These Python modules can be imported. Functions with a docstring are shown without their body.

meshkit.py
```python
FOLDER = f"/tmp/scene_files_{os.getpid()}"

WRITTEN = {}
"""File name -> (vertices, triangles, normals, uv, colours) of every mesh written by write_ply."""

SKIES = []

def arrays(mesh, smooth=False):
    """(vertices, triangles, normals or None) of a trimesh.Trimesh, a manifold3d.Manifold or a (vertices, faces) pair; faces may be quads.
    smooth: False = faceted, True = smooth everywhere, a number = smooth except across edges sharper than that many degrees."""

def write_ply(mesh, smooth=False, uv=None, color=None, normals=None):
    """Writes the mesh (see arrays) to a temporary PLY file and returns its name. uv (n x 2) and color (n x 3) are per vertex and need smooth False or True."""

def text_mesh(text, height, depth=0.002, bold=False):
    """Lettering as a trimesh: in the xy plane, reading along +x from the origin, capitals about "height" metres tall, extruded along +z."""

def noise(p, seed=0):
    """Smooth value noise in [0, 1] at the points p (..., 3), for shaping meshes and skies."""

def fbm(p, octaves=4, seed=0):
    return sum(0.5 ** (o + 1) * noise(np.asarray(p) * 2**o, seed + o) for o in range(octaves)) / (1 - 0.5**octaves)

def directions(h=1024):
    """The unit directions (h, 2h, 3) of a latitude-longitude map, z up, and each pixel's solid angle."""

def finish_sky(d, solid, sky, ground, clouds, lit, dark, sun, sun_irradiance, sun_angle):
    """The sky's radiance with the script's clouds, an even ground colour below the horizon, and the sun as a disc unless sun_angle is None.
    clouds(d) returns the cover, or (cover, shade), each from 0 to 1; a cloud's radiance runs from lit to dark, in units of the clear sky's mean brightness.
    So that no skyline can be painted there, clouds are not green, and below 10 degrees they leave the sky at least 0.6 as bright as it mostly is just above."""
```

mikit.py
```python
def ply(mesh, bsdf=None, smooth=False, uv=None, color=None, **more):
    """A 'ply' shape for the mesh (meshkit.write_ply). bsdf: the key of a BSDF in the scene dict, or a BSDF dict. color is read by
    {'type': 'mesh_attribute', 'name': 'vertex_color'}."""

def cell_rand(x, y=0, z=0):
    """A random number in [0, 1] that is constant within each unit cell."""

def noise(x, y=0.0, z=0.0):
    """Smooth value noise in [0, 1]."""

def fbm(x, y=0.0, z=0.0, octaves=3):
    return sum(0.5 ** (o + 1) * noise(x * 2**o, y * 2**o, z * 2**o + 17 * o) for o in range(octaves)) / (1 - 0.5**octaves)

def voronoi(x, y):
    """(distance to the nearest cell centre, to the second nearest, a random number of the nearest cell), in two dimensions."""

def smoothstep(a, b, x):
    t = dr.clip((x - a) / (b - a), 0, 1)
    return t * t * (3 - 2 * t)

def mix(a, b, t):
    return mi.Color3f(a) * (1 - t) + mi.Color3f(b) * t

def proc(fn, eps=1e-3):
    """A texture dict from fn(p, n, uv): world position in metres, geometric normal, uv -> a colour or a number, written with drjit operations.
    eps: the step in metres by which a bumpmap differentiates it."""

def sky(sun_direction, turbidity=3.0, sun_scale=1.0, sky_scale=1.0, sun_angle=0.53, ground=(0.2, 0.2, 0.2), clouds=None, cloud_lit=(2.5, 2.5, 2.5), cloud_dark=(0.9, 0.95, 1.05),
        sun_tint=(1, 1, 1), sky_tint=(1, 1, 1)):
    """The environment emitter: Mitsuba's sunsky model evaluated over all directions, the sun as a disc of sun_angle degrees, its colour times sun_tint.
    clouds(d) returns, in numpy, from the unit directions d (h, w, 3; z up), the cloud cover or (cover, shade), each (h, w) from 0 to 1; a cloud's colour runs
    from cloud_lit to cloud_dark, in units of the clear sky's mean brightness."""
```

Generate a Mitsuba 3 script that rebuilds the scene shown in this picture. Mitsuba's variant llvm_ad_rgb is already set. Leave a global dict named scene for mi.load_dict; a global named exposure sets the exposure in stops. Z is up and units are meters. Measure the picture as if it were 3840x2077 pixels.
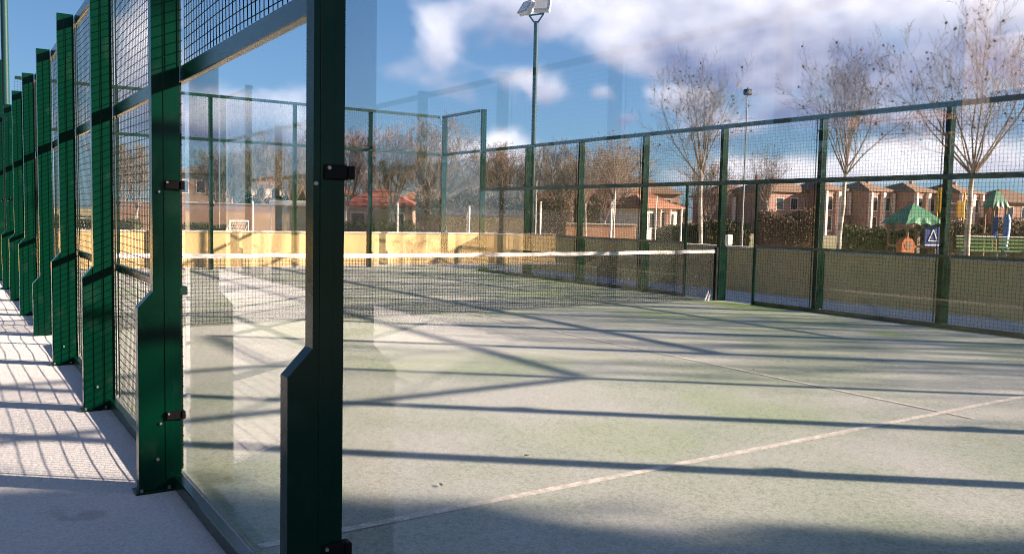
import math
import numpy as np
import trimesh
import drjit as dr
import mitsuba as mi
import mikit
import meshkit
from mikit import proc, noise, fbm, smoothstep, mix, cell_rand

T = mi.ScalarTransform4f
rng = np.random.default_rng(7)
scene, labels = {}, {}

# ------------------------------------------------------------------ camera, sky, exposure
EYE = np.array([-1.1511, -0.3824, 1.3825])
YAW, PITCH, ROLL = 0.585863, -0.070530, 0.021307
fw = np.array([math.sin(YAW) * math.cos(PITCH), math.cos(YAW) * math.cos(PITCH), math.sin(PITCH)])
rt = np.array([math.cos(YAW), -math.sin(YAW), 0.0])
up = np.cross(rt, fw)
up = math.cos(ROLL) * up - math.sin(ROLL) * rt
scene['camera'] = {'type': 'perspective', 'fov': 61.93, 'fov_axis': 'x', 'near_clip': 0.05, 'far_clip': 3000.0,
                   'to_world': T().look_at(origin=EYE.tolist(), target=(EYE + fw).tolist(), up=up.tolist())}
exposure = 2.7
SUN = np.array([0.775 * 0.9432, -0.632 * 0.9432, 0.3322])
SUN = SUN / np.linalg.norm(SUN)

# clouds standing round the horizon: azimuth from north (y), elevation, half widths, weight, greyness
CLOUDS = [(28.5, 11.9, 2.2, 2.3, .9, .15), (33.5, 13.4, 3.6, 2.2, .95, .2), (40.5, 13.2, 4.6, 2.7, 1.0, .15), (47.5, 13.0, 5.5, 2.9, 1.1, .15),
          (56, 14.0, 6.5, 2.6, 1.1, .05), (63, 13.0, 4.0, 2.4, 1.0, .1), (44.0, 10.8, 3.4, 1.7, 1.0, 1.05), (50.5, 9.7, 4.5, 1.6, 1.0, .95), (57, 8.8, 5.0, 1.5, 1.0, .9), (64, 9.4, 4.5, 2.0, 1.0, .75),
          (51, 6.9, 4.2, 1.0, .8, .75), (59, 6.2, 5.0, 1.1, .85, .8), (33.6, 8.9, 1.9, 1.0, .85, .3), (35.6, 8.3, 1.3, .75, .75, .4), (38.8, 8.4, 1.2, .6, .7, .35),
          (40.5, 6.7, 1.0, .7, .8, .35), (43.6, 7.5, 1.6, .9, .95, .35), (46.5, 6.0, 2.6, 1.0, .8, .5), (28.2, 8.6, 1.6, 1.0, .6, .5), (31.5, 4.5, 4.0, 1.2, 1.0, .05), (36.5, 3.2, 3.0, .8, .75, .2),
          (17.2, 7.0, 3.0, 1.5, 1.15, .1), (21, 4.6, 4.5, 1.3, .85, .7), (13.0, 5.6, 2.6, 1.4, 1.0, .65), (9.8, 8.8, 2.8, 3.6, 1.1, .3), (6.0, 5.0, 2.6, 1.6, .6, .3),
          (50, 3.2, 7.0, 1.1, .95, .0), (60, 3.6, 7.0, 1.3, 1.0, .0), (25.5, 9.5, 1.3, 1.2, .45, .55)]


def clouds(d):
    az = np.degrees(np.arctan2(d[..., 0], d[..., 1]))
    el = np.degrees(np.arcsin(np.clip(d[..., 2], -1, 1)))
    st = d * np.array([1, 1, 1.15])
    wx, wy = meshkit.fbm(st * 14.0, 4, 31) - .5, meshkit.fbm(st * 14.0 + 7, 4, 37) - .5
    puff = meshkit.fbm(st * 24.0 + np.stack([wx, wy, wx], -1) * 1.3, 6, 3) - .5
    w2 = meshkit.fbm(st * 17.0, 5, 11) - .5
    field, sh, tot = np.zeros_like(az), np.zeros_like(az), np.full_like(az, 1e-6)
    for a, e, ra, re, amp, grey in CLOUDS:
        q = ((az - a + 5.0 * wx) / ra) ** 2 + ((el - e + 2.6 * wy) / re) ** 2
        k = amp * np.exp(-q * .9)
        field = field + k - field * np.minimum(k, 1) * .6
        low = np.clip(.5 - (el - e) / re * .5, 0, 1)
        sh += k * k * np.clip(grey + .5 * low - .08, 0, 1)
        tot += k * k
    inside = np.clip(1 - np.maximum(np.abs(az - 33) - 36, 0) / 8, 0, 1) * np.clip((24 - el) / 6, 0, 1)
    flat = d / (np.abs(d[..., 2:]) + .18)
    g = meshkit.fbm(flat * 1.3, 5, 21)
    general = np.clip((g - .60) * 5, 0, 1)
    cover = np.clip((field + 1.0 * puff - .30) * 1.5, 0, 1)
    cover = cover * cover * (3 - 2 * cover)
    cov = inside * cover + (1 - inside) * general
    shade = inside * (sh / tot + 1.3 * w2 + .5 * puff) + (1 - inside) * np.clip((meshkit.fbm(flat * 2.1, 4, 5) - .35) * 2, 0, .8)
    return cov * .97, np.clip(shade, 0, 1)


scene['daylight'] = mikit.sky(SUN.tolist(), turbidity=2.6, sun_scale=2.4, sky_scale=.58, clouds=clouds, cloud_lit=(4.9, 4.75, 5.1), cloud_dark=(1.05, 1.2, 2.0), sun_tint=(.93, 1.0, 1.42), sky_tint=(.72, .95, 1.30))


# ------------------------------------------------------------------ materials
def rgb(r, g, b):
    return {'type': 'rgb', 'value': [float(r), float(g), float(b)]}


def mat(key, col, rough=.6, two=True, bump=None, bscale=.002, spec=.5, **kw):
    tex = proc(col) if callable(col) else rgb(*col)
    b = {'type': 'principled', 'base_color': tex, 'roughness': rough, 'specular': spec, **kw}
    if bump is not None:
        b = {'type': 'bumpmap', 'arbitrary': proc(bump), 'scale': bscale, 'nested': b}
    scene[key] = {'type': 'twosided', 'bsdf': b} if two else b
    return key


def turf_col(p, n, uv):
    x, y = p.x, p.y
    big = fbm(x * .42 + 3, y * .42 + 9, 0.0, 4)
    mid = fbm(x * 1.7, y * 1.7, 4.0, 3)
    green = smoothstep(.43, .74, big * .7 + mid * .3 + .16 * smoothstep(5.5, 10.5, x) - .02)
    fine = fbm(x * 46, y * 46, 1.0, 2)
    grain = noise(x * 140, y * 140, 2.0)
    c = mix((.366, .374, .360), (.258, .300, .236), .26 + green * .74)
    fresh = smoothstep(.60, .72, fbm(x * .8 + 20, y * .8, 7.0, 3))
    c = mix(c, (.21, .30, .10), fresh * (.2 + .4 * smoothstep(6.0, 10, x)) + .28 * smoothstep(7.0, 10.0, x) * smoothstep(.3, .6, mid))
    c = mix(c, (.13, .16, .095), smoothstep(.50, .76, fine) * .42 * (.45 + green * .5))
    return c * (.82 + .36 * grain)


mat('m_turf', turf_col, .95, bump=lambda p, n, uv: noise(p.x * 160, p.y * 160) + .6 * noise(p.x * 60, p.y * 60, 3.0), bscale=.0022, spec=.1)


mat('m_neighbour_turf', lambda p, n, uv: mix((.055, .075, .040), (.085, .10, .06), fbm(p.x * .8, p.y * .8, 0.0, 3)) * (.8 + .4 * noise(p.x * 90, p.y * 90)), .95, spec=.1)


def line_col(p, n, uv):
    w = .25 + smoothstep(.30, .62, fbm(p.x * 30, p.y * 30, 0.0, 3)) * .5
    return mix((.58, .56, .53), (.36, .35, .29), w) * (.85 + .3 * noise(p.x * 140, p.y * 140, 2.0))


mat('m_line', line_col, .9, spec=.1)


def conc_col(p, n, uv):
    a = fbm(p.x * .9, p.y * .9, 0.0, 4)
    b = noise(p.x * 120, p.y * 120, 1.0)
    spot = smoothstep(.76, .86, fbm(p.x * 5, p.y * 5, 4.0, 3))
    c = mix((.345, .352, .355), (.435, .442, .445), a)
    c = mix(c, (.24, .22, .21), spot * .5)
    return c * (.86 + .28 * b)


mat('m_concrete', conc_col, .9, bump=lambda p, n, uv: fbm(p.x * 70, p.y * 70, 0.0, 2), bscale=.003, spec=.2)
mat('m_earth', lambda p, n, uv: mix(mix((.23, .19, .13), (.15, .17, .07), smoothstep(.42, .6, fbm(p.x * .12, p.y * .12, 0.0, 4))), (.31, .26, .19), .5 * fbm(p.x * 2, p.y * 2, 1.0, 3)), .95, spec=.1)


def yellow_col(p, n, uv):
    a = fbm(p.x * .8 + p.y * .8, p.z * 1.2, 2.0, 4)
    s = smoothstep(.55, .8, fbm(p.x * 3 + p.y * 3, p.z * 1.1, 5.0, 4))
    c = mix((.66, .475, .215), (.70, .525, .27), a)
    return mix(c, (.48, .36, .19), s * .45) * (.94 + .12 * noise(p.x * 60, p.y * 60, p.z * 60))


mat('m_yellow', yellow_col, .85, spec=.2)
mat('m_cap', lambda p, n, uv: mix((.66, .60, .50), (.50, .46, .40), fbm(p.x * 3, p.y * 3, p.z * 3, 3)), .8)


def paint_col(p, n, uv):
    d = smoothstep(.62, .8, fbm(p.x * 9, p.y * 9, p.z * 5, 4))
    c = mix((.0003, .0155, .0085), (.0006, .0195, .0110), fbm(p.x * 2.5, p.y * 2.5, p.z * .9, 3))
    return mix(c, (.012, .035, .024), d * .3)


mat('m_green', paint_col, .20, spec=.14)
mat('m_rail', paint_col, .24, spec=.7)
mat('m_greenwire', (.002, .010, .007), .5, spec=.2)
mat('m_pole', (.006, .040, .040), .5, spec=.25)
mat('m_black', (.0035, .0035, .004), .5, spec=.1)
mat('m_steel', (.30, .30, .29), .5, metallic=1.0)
mat('m_white', lambda p, n, uv: mix((.78, .77, .74), (.60, .58, .54), smoothstep(.5, .75, fbm(p.x * 14, p.y * 14, p.z * 14, 3))), .6)
mat('m_tape', lambda p, n, uv: mix((.62, .61, .60), (.36, .35, .33), smoothstep(.46, .72, fbm(p.x * 9, p.z * 40, 2.0, 3))), .8)
mat('m_netcord', (.012, .013, .013), .8)
scene['m_glass'] = {'type': 'thindielectric', 'int_ior': 1.52}
mat('m_lamp_body', (.62, .62, .60), .45)
mat('m_lens', (.50, .49, .45), .18)
mat('m_bark', lambda p, n, uv: mix((.50, .475, .42), (.30, .275, .23), smoothstep(.42, .62, fbm(p.x * 5, p.y * 5, p.z * 4, 3))), .9, spec=.2)
mat('m_twig', lambda p, n, uv: mix((.165, .135, .110), (.245, .205, .17), noise(p.x * 2, p.y * 2, p.z * 2)), .9, spec=.2)
mat('m_redtwig', lambda p, n, uv: mix((.145, .098, .075), (.215, .155, .12), noise(p.x * 2, p.y * 2, p.z * 2)), .9, spec=.2)
mat('m_ball', (.06, .042, .028), .9)


def leafmat(key, a, b):
    mat(key, lambda p, n, uv: mix(a, b, noise(p.x * 7, p.y * 7, p.z * 7)), .7, spec=.3)


leafmat('m_hedge', (.030, .050, .018), (.065, .085, .030))
leafmat('m_olive', (.075, .078, .035), (.11, .105, .05))
leafmat('m_dryhedge', (.12, .088, .055), (.16, .12, .075))
leafmat('m_conifer', (.018, .034, .014), (.04, .06, .022))
leafmat('m_dryleaf', (.16, .09, .04), (.24, .15, .07))


def tile_col(a, b):
    return lambda p, n, uv: mix(a, b, .5 * noise(p.x * 3, p.y * 3, p.z * 6) + .5 * cell_rand(dr.floor(p.x * 3.3), dr.floor(p.y * 3.3), dr.floor(p.z * 5)))


def brick_fn(a, b, mortar):
    def f(p, n, uv):
        row = dr.floor(p.z / .08)
        h = (p.x + p.y) * .75 / .26 + row * .5
        c = mix(a, b, cell_rand(dr.floor(h), row))
        m = dr.select((h - dr.floor(h) < .06) | (p.z / .08 - row < .14), 1.0, 0.0)
        return mix(c, mortar, m * .6) * (.8 + .4 * fbm(p.x * .8, p.y * .8, p.z * .8, 3))
    return f


mat('m_brick', brick_fn((.25, .135, .105), (.32, .18, .145), (.36, .30, .26)), .9)
mat('m_brownbrick', brick_fn((.26, .16, .115), (.34, .22, .16), (.36, .30, .25)), .9)
mat('m_pinkwall', lambda p, n, uv: mix((.52, .33, .255), (.46, .27, .20), fbm(p.x * .7, p.y * .7, p.z * 2, 4)), .9)
mat('m_stucco', lambda p, n, uv: mix((.50, .43, .40), (.44, .37, .34), fbm(p.x * .7, p.y * .7, p.z * 2, 4)), .9)
mat('m_orangewall', lambda p, n, uv: mix((.58, .29, .17), (.62, .36, .24), fbm(p.x * .7, p.y * .7, p.z * 2, 4)), .9)
mat('m_cream', lambda p, n, uv: mix((.70, .62, .54), (.62, .53, .45), fbm(p.x, p.y, p.z, 3)), .85)
mat('m_pinkpillar', lambda p, n, uv: mix((.78, .62, .55), (.66, .50, .43), fbm(p.x * 2, p.y * 2, p.z, 3)), .85)
mat('m_tile', tile_col((.20, .085, .05), (.30, .14, .085)), .85)
mat('m_redtile', tile_col((.15, .040, .032), (.21, .068, .05)), .85)
mat('m_browntile', tile_col((.13, .085, .06), (.19, .125, .085)), .85)
mat('m_orangetile', tile_col((.40, .17, .08), (.50, .25, .13)), .85)
mat('m_pane', (.03, .035, .045), .12)
mat('m_shutter', (.17, .12, .08), .7)
mat('m_grey', (.22, .22, .23), .6)
mat('m_playgreen', lambda p, n, uv: mix((.045, .16, .085), (.08, .23, .13), noise(p.x * 4, p.y * 4, p.z * 4)), .5)
mat('m_playblue', (.02, .045, .18), .4)
mat('m_slide', (.10, .20, .42), .4)
mat('m_orange', (.42, .12, .02), .6)
mat('m_playyellow', (.62, .34, .03), .5)
mat('m_wood', lambda p, n, uv: mix((.20, .12, .07), (.28, .18, .11), noise(p.x * 9, p.y * 9, p.z * 1.2)), .8)
mat('m_lightgreen', (.13, .24, .08), .6)
mat('m_binwhite', (.68, .67, .64), .5)


# ------------------------------------------------------------------ mesh helpers
def box_arrays(lo, hi):
    x0, y0, z0 = lo
    x1, y1, z1 = hi
    v = np.array([[x0, y0, z0], [x1, y0, z0], [x1, y1, z0], [x0, y1, z0], [x0, y0, z1], [x1, y0, z1], [x1, y1, z1], [x0, y1, z1]], float)
    f = np.array([[0, 2, 1], [0, 3, 2], [4, 5, 6], [4, 6, 7], [0, 1, 5], [0, 5, 4], [1, 2, 6], [1, 6, 5], [2, 3, 7], [2, 7, 6], [3, 0, 4], [3, 4, 7]])
    return v, f


def soft_box(lo, hi, r):
    """A box with chamfered edges."""
    lo, hi = np.asarray(lo, float), np.asarray(hi, float)
    r = min(r, .45 * float((hi - lo).min()))
    pts = []
    for sx in (0, 1):
        for sy in (0, 1):
            for sz in (0, 1):
                s = np.array([sx, sy, sz])
                c = np.where(s == 1, hi, lo)
                inn = np.where(s == 1, -r, r)
                for k in range(3):
                    q = c + inn
                    q[k] = c[k]
                    pts.append(q)
    m = trimesh.convex.convex_hull(np.array(pts))
    return np.array(m.vertices), np.array(m.faces)


def prisms(p0, p1, r0, r1, sides=4):
    """Tapered sticks, one per row, as one mesh (no end caps on thin ones)."""
    p0, p1 = np.atleast_2d(p0).astype(float), np.atleast_2d(p1).astype(float)
    n = len(p0)
    r0, r1 = np.broadcast_to(r0, (n,)), np.broadcast_to(r1, (n,))
    t = p1 - p0
    t = t / (np.linalg.norm(t, axis=1, keepdims=True) + 1e-12)
    a = np.cross(t, np.where(np.abs(t[:, 2:]) < .9, [0, 0, 1.0], [1.0, 0, 0]))
    a /= np.linalg.norm(a, axis=1, keepdims=True) + 1e-12
    b = np.cross(t, a)
    ang = (np.arange(sides) + .5) * 2 * np.pi / sides
    ring = np.cos(ang)[None, :, None] * a[:, None] + np.sin(ang)[None, :, None] * b[:, None]
    v = np.concatenate([p0[:, None] + r0[:, None, None] * ring, p1[:, None] + r1[:, None, None] * ring], 1).reshape(-1, 3)
    k = np.arange(sides)
    q = np.stack([k, (k + 1) % sides, sides + (k + 1) % sides, sides + k], 1)
    f = np.vstack([q[:, [0, 1, 2]], q[:, [0, 2, 3]]])
    f = (f[None] + (np.arange(n) * 2 * sides)[:, None, None]).reshape(-1, 3)
    return v, f


def sweep(points, radii, sides=8, cap=True):
    p = np.asarray(points, float)
    t = np.gradient(p, axis=0)
    t /= np.linalg.norm(t, axis=1, keepdims=True) + 1e-12
    ref = np.array([0, 0, 1.0]) if abs(t[0, 2]) < .8 else np.array([1.0, 0, 0])
    a = np.cross(t, ref)
    a /= np.linalg.norm(a, axis=1, keepdims=True) + 1e-12
    b = np.cross(t, a)
    ang = np.arange(sides) * 2 * np.pi / sides
    r = np.broadcast_to(radii, (len(p),))
    v = (p[:, None] + r[:, None, None] * (np.cos(ang)[None, :, None] * a[:, None] + np.sin(ang)[None, :, None] * b[:, None])).reshape(-1, 3)
    i, j = np.meshgrid(np.arange(len(p) - 1), np.arange(sides), indexing='ij')
    q = np.stack([i * sides + j, i * sides + (j + 1) % sides, (i + 1) * sides + (j + 1) % sides, (i + 1) * sides + j], -1).reshape(-1, 4)
    f = [q[:, [0, 1, 2]], q[:, [0, 2, 3]]]
    if cap:
        for end in (0, len(p) - 1):
            c = end * sides
            f.append(np.array([[c, c + k, c + k + 1] for k in range(1, sides - 1)]))
    return v, np.vstack(f)


def poly_prism(poly, y0, y1):
    """A polygon in (x, z) extruded from y0 to y1."""
    from shapely.geometry import Polygon
    m = trimesh.creation.extrude_polygon(Polygon(poly), y1 - y0, engine='earcut')
    v = np.array(m.vertices)
    return np.stack([v[:, 0], y0 + v[:, 2], v[:, 1]], 1), np.array(m.faces)[:, ::-1]


def join(*ms):
    vs, fs, k = [], [], 0
    for v, f in ms:
        vs.append(v)
        fs.append(np.asarray(f) + k)
        k += len(v)
    return np.vstack(vs), np.vstack(fs)


class Frame:
    """Local axes (a along, o outward, z up) at a base point."""
    def __init__(self, base, along, outward):
        self.b, self.a, self.o = np.array(base, float), np.array(along, float), np.array(outward, float)
        self.flip = np.cross(self.a, self.o)[2] < 0

    def __call__(self, m):
        v, f = m
        w = self.b + v[:, :1] * self.a + v[:, 1:2] * self.o + v[:, 2:3] * np.array([0, 0, 1.0])
        return w, (np.asarray(f)[:, ::-1] if self.flip else f)


def rotframe(x, y, deg, z=0.0):
    c, s = math.cos(math.radians(deg)), math.sin(math.radians(deg))
    return Frame((x, y, z), (c, s, 0), (-s, c, 0))


def key_of(name):
    if name not in scene and not any(k.startswith(name + '__') for k in scene) and name not in labels:
        return name
    i = 1
    while True:
        k = f'{name}_{i:03d}'
        if k not in scene and k not in labels and not any(q.startswith(k + '__') for q in scene):
            return k
        i += 1


counts = {}


def part(parent, name, mesh, m, smooth=False):
    """One entry of the scene under parent, numbered when the name is taken."""
    base = f'{parent}__{name}'
    c = counts.get(base, 0)
    counts[base] = c + 1
    k = base if c == 0 else f'{base}_{c:03d}'
    scene[k] = mikit.ply(mesh, m, smooth=smooth) if not isinstance(mesh, dict) else mesh
    return k


def thing(name, label, cat, group=None):
    k = key_of(name)
    labels[k] = {'label': label, 'category': cat}
    if group:
        labels[k]['group'] = group
    return k


def single(name, mesh, m, label, cat, group=None, smooth=False, kind=None):
    k = thing(name, label, cat, group)
    if kind:
        labels[k]['kind'] = kind
    scene[k] = mikit.ply(mesh, m, smooth=smooth)
    return k


def structure(name, mesh, m, label):
    scene[name] = mikit.ply(mesh, m)
    labels[name] = {'label': label, 'category': name.replace('_', ' '), 'kind': 'structure'}
    return name


def sheet(x0, x1, y0, y1, z):
    return np.array([[x0, y0, z], [x1, y0, z], [x1, y1, z], [x0, y1, z]], float), np.array([[0, 1, 2], [0, 2, 3]])


# ------------------------------------------------------------------ the ground
structure('ground', sheet(-900, 900, -900, 900, -.012), 'm_earth', 'sandy park ground with thin grass beyond the low yellow walls')
structure('pavement', sheet(-14.8, 12.1, -9, 21.1, -.004), 'm_concrete', 'pale concrete pavement around the court, striped with fence shadows')
structure('court_turf', sheet(-.13, 10.05, .0, 20.05, 0.0), 'm_turf', 'worn green court turf with pale sand and long shadows')
for nm, s in (('service_line', sheet(-.1, 10.02, 3.02, 3.075, .004)), ('center_line', sheet(4.979, 5.021, 3.08, 16.92, .004)),
              ('center_line', sheet(4.979, 5.021, 2.82, 3.015, .004)), ('service_line', sheet(-.1, 10.02, 16.925, 16.98, .004))):
    part('court_turf', nm, s, 'm_line')


# ------------------------------------------------------------------ the court walls
def wires(a0, a1, z0, z1, o, step=.05, r=.0023, bow=0.0, seed=0):
    """A welded mesh of wires; bow lets the long wires wander like the real ones."""
    g = np.random.default_rng(seed)
    za = np.arange(z0 + step / 2, z1, step)
    aa = np.arange(a0 + step / 2, a1, step)
    ks = np.linspace(a0, a1, 7 if bow else 2)
    ph = g.uniform(0, 6.28)

    def off(a, z):
        return o + bow * np.sin((a - a0) / (a1 - a0) * np.pi) * np.sin(z * 2.1 + ph), z + bow * .45 * np.sin((a - a0) / (a1 - a0) * np.pi * 2 + z * .8 + ph)
    P0, P1 = [], []
    for i in range(len(ks) - 1):
        for z in za:
            oo, zz = off(ks[i], z)
            o2, z2 = off(ks[i + 1], z)
            P0.append((ks[i], oo, zz))
            P1.append((ks[i + 1], o2, z2))
    zk = np.linspace(z0, z1, 4 if bow else 2)
    for a in aa:
        for i in range(len(zk) - 1):
            P0.append((a, off(a, zk[i])[0] + .003, zk[i]))
            P1.append((a, off(a, zk[i + 1])[0] + .003, zk[i + 1]))
    return prisms(np.array(P0), np.array(P1), r, r, 4)


def bar(a0, a1, o0, o1, z0, z1, ch=.004):
    return soft_box((a0, o0, z0), (a1, o1, z1), ch)


def post_mesh(h, o0=.008, o1=.135, o2=.205, zc=(.905, .985), th=.065):
    poly = [(o0, 0), (o2, 0), (o2, zc[0]), (o1, zc[1]), (o1, h), (o0, h)]
    v, f = poly_prism(poly, 0, th)
    return np.stack([v[:, 1], v[:, 0], v[:, 2]], 1), f[:, ::-1]


def add_post(F, key, a, h, detail=True, **kw):
    v, f = post_mesh(h, **kw)
    k = part(key, 'post', F((v + [a, 0, 0], f)), 'm_green')
    if detail:
        o2 = kw.get('o2', .205)
        o0 = kw.get('o0', .008)
        part(k, 'base_plate', F(bar(a - .022, a + .085, o0 - .0, o2 + .018, -.004, .008, .003)), 'm_green')
        for da, do in ((-.012, o2 - .01), (.076, o2 - .01), (-.012, o0 + .06)):
            part(k, 'bolt', F(sweep([(a + da, do, .008), (a + da, do, .022)], .008, 6)), 'm_steel')
        part(k, 'bolt', F(sweep([(a - .001, o2 - .085, .16), (a - .010, o2 - .085, .16)], .008, 6)), 'm_steel')
        part(k, 'cover_plate', F(bar(a - .004, a + .0005, o0 + .035, o0 + .075, .05, h - .03, .001)), 'm_green')
    return k


def add_clamp(F, key, a, z, o=.03):
    k = part(key, 'clamp', F(join(bar(a - .016, a - .005, o - .02, o + .05, z - .022, z + .022, .004), bar(a - .024, a + .02, o - .040, o - .02, z - .020, z + .020, .004))), 'm_black')
    part(k, 'bolt', F(sweep([(a - .016, o + .04, z + .012), (a - .024, o + .04, z + .012)], .006, 6)), 'm_steel')
    part(k, 'bolt', F(sweep([(a - .004, o + .075, z - .034), (a - .012, o + .075, z - .034)], .006, 6)), 'm_steel')


def pane(F, a0, a1, z0, z1, o=-.022):
    return F((np.array([[a0, o, z0], [a1, o, z0], [a1, o, z1], [a0, o, z1]], float), np.array([[0, 1, 2], [0, 2, 3]])))


def side_wall(key, F, near=False, first=0, bow=0.0, posts_kw=None):
    """20 m side: glass corners stepping from 3 m to 2 m, welded mesh between."""
    posts_kw = posts_kw or {}
    for a in range(first, 21, 2):
        h = 4.04 if a in (0, 20) else 3.04
        if a in (2, 18):
            h = 4.04
        kw = posts_kw.get(a, {})
        if a == 0:
            part(key, 'post', F(bar(-.10, -.03, .002, .07, 0, h)), 'm_green')
            continue
        add_post(F, key, float(a), h, detail=near and a <= 8, **kw)
    for a in (9.2, 10.8):
        part(key, 'gate_jamb', F(bar(a - .02, a + .02, -.036, .004, 0.0, 2.0)), 'm_green')
    ro = (-.04, 0.0)
    part(key, 'top_rail', F(bar(2.065, 18.0, *ro, 2.962, 3.035)), 'm_rail')
    part(key, 'middle_rail', F(bar(2.065, 18.0, *ro, 2.0, 2.076)), 'm_rail')
    part(key, 'low_rail', F(bar(4.07, 9.18, *ro, .955, 1.0)), 'm_rail')
    part(key, 'low_rail', F(bar(10.82, 16.0, *ro, .955, 1.0)), 'm_rail')
    for a0, a1 in ((0, 2), (18, 20)):
        part(key, 'top_rail', F(bar(a0 + .07, a1, *ro, 3.965, 4.035)), 'm_rail')
        part(key, 'middle_rail', F(bar(a0 + .07, a1, *ro, 2.965, 3.035)), 'm_rail')
    part(key, 'bottom_rail', F(bar(2.07, 9.18, -.005, .045, -.002, .062)), 'm_rail')
    part(key, 'bottom_rail', F(bar(10.82, 17.99, -.005, .045, -.002, .062)), 'm_rail')
    s = 100 * len(key)
    for i, (a0, a1, z0, z1) in enumerate(((.03, 1.99, 3.04, 3.96), (18.03, 19.99, 3.04, 3.96), (2.05, 3.99, 2.08, 2.955), (16.05, 17.99, 2.08, 2.955))):
        part(key, 'mesh_panel', F(wires(a0, a1, z0, z1, -.015, bow=bow, seed=s + i)), 'm_greenwire')
    spans = [(4.05, 5.99), (6.05, 7.99), (8.05, 9.17), (9.23, 9.98), (10.06, 10.77), (10.83, 11.99), (12.05, 13.99), (14.05, 15.99)]
    for i, (a0, a1) in enumerate(spans):
        part(key, 'mesh_panel', F(wires(a0, a1, .07 if i not in (3, 4) else .03, 1.995, -.015, bow=bow, seed=s + 10 + i)), 'm_greenwire')
    for i, (a0, a1) in enumerate([(4.05, 5.99), (6.05, 7.99), (8.05, 9.98), (10.06, 11.99), (12.05, 13.99), (14.05, 15.99)]):
        part(key, 'mesh_panel', F(wires(a0, a1, 2.08, 2.955, -.015, bow=bow, seed=s + 30 + i)), 'm_greenwire')
    for a in (4.085, 5.975, 6.085, 7.975, 8.085, 11.975, 12.085, 13.975, 14.085, 15.975):
        part(key, 'edge_bar', F(bar(a - .004, a + .004, -.020, -.010, .07, 2.95, .001)), 'm_greenwire')
    for a0, a1, h in ((.01, 2.03, 2.955), (2.045, 4.03, 1.995), (16.02, 17.985, 1.995), (18.0, 19.99, 2.955)):
        part(key, 'glass_pane', pane(F, a0, a1, .064 if h < 2.5 else .012, h), 'm_glass')
    for a, z in ((2.0, 1.50), (2.0, .37), (4.0, 1.50), (4.0, .37), (18.0, 1.5), (18.0, .37), (16.0, 1.5), (16.0, .37)):
        add_clamp(F, key, a, z, o=.03 if a != 2.0 else -.005)


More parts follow.
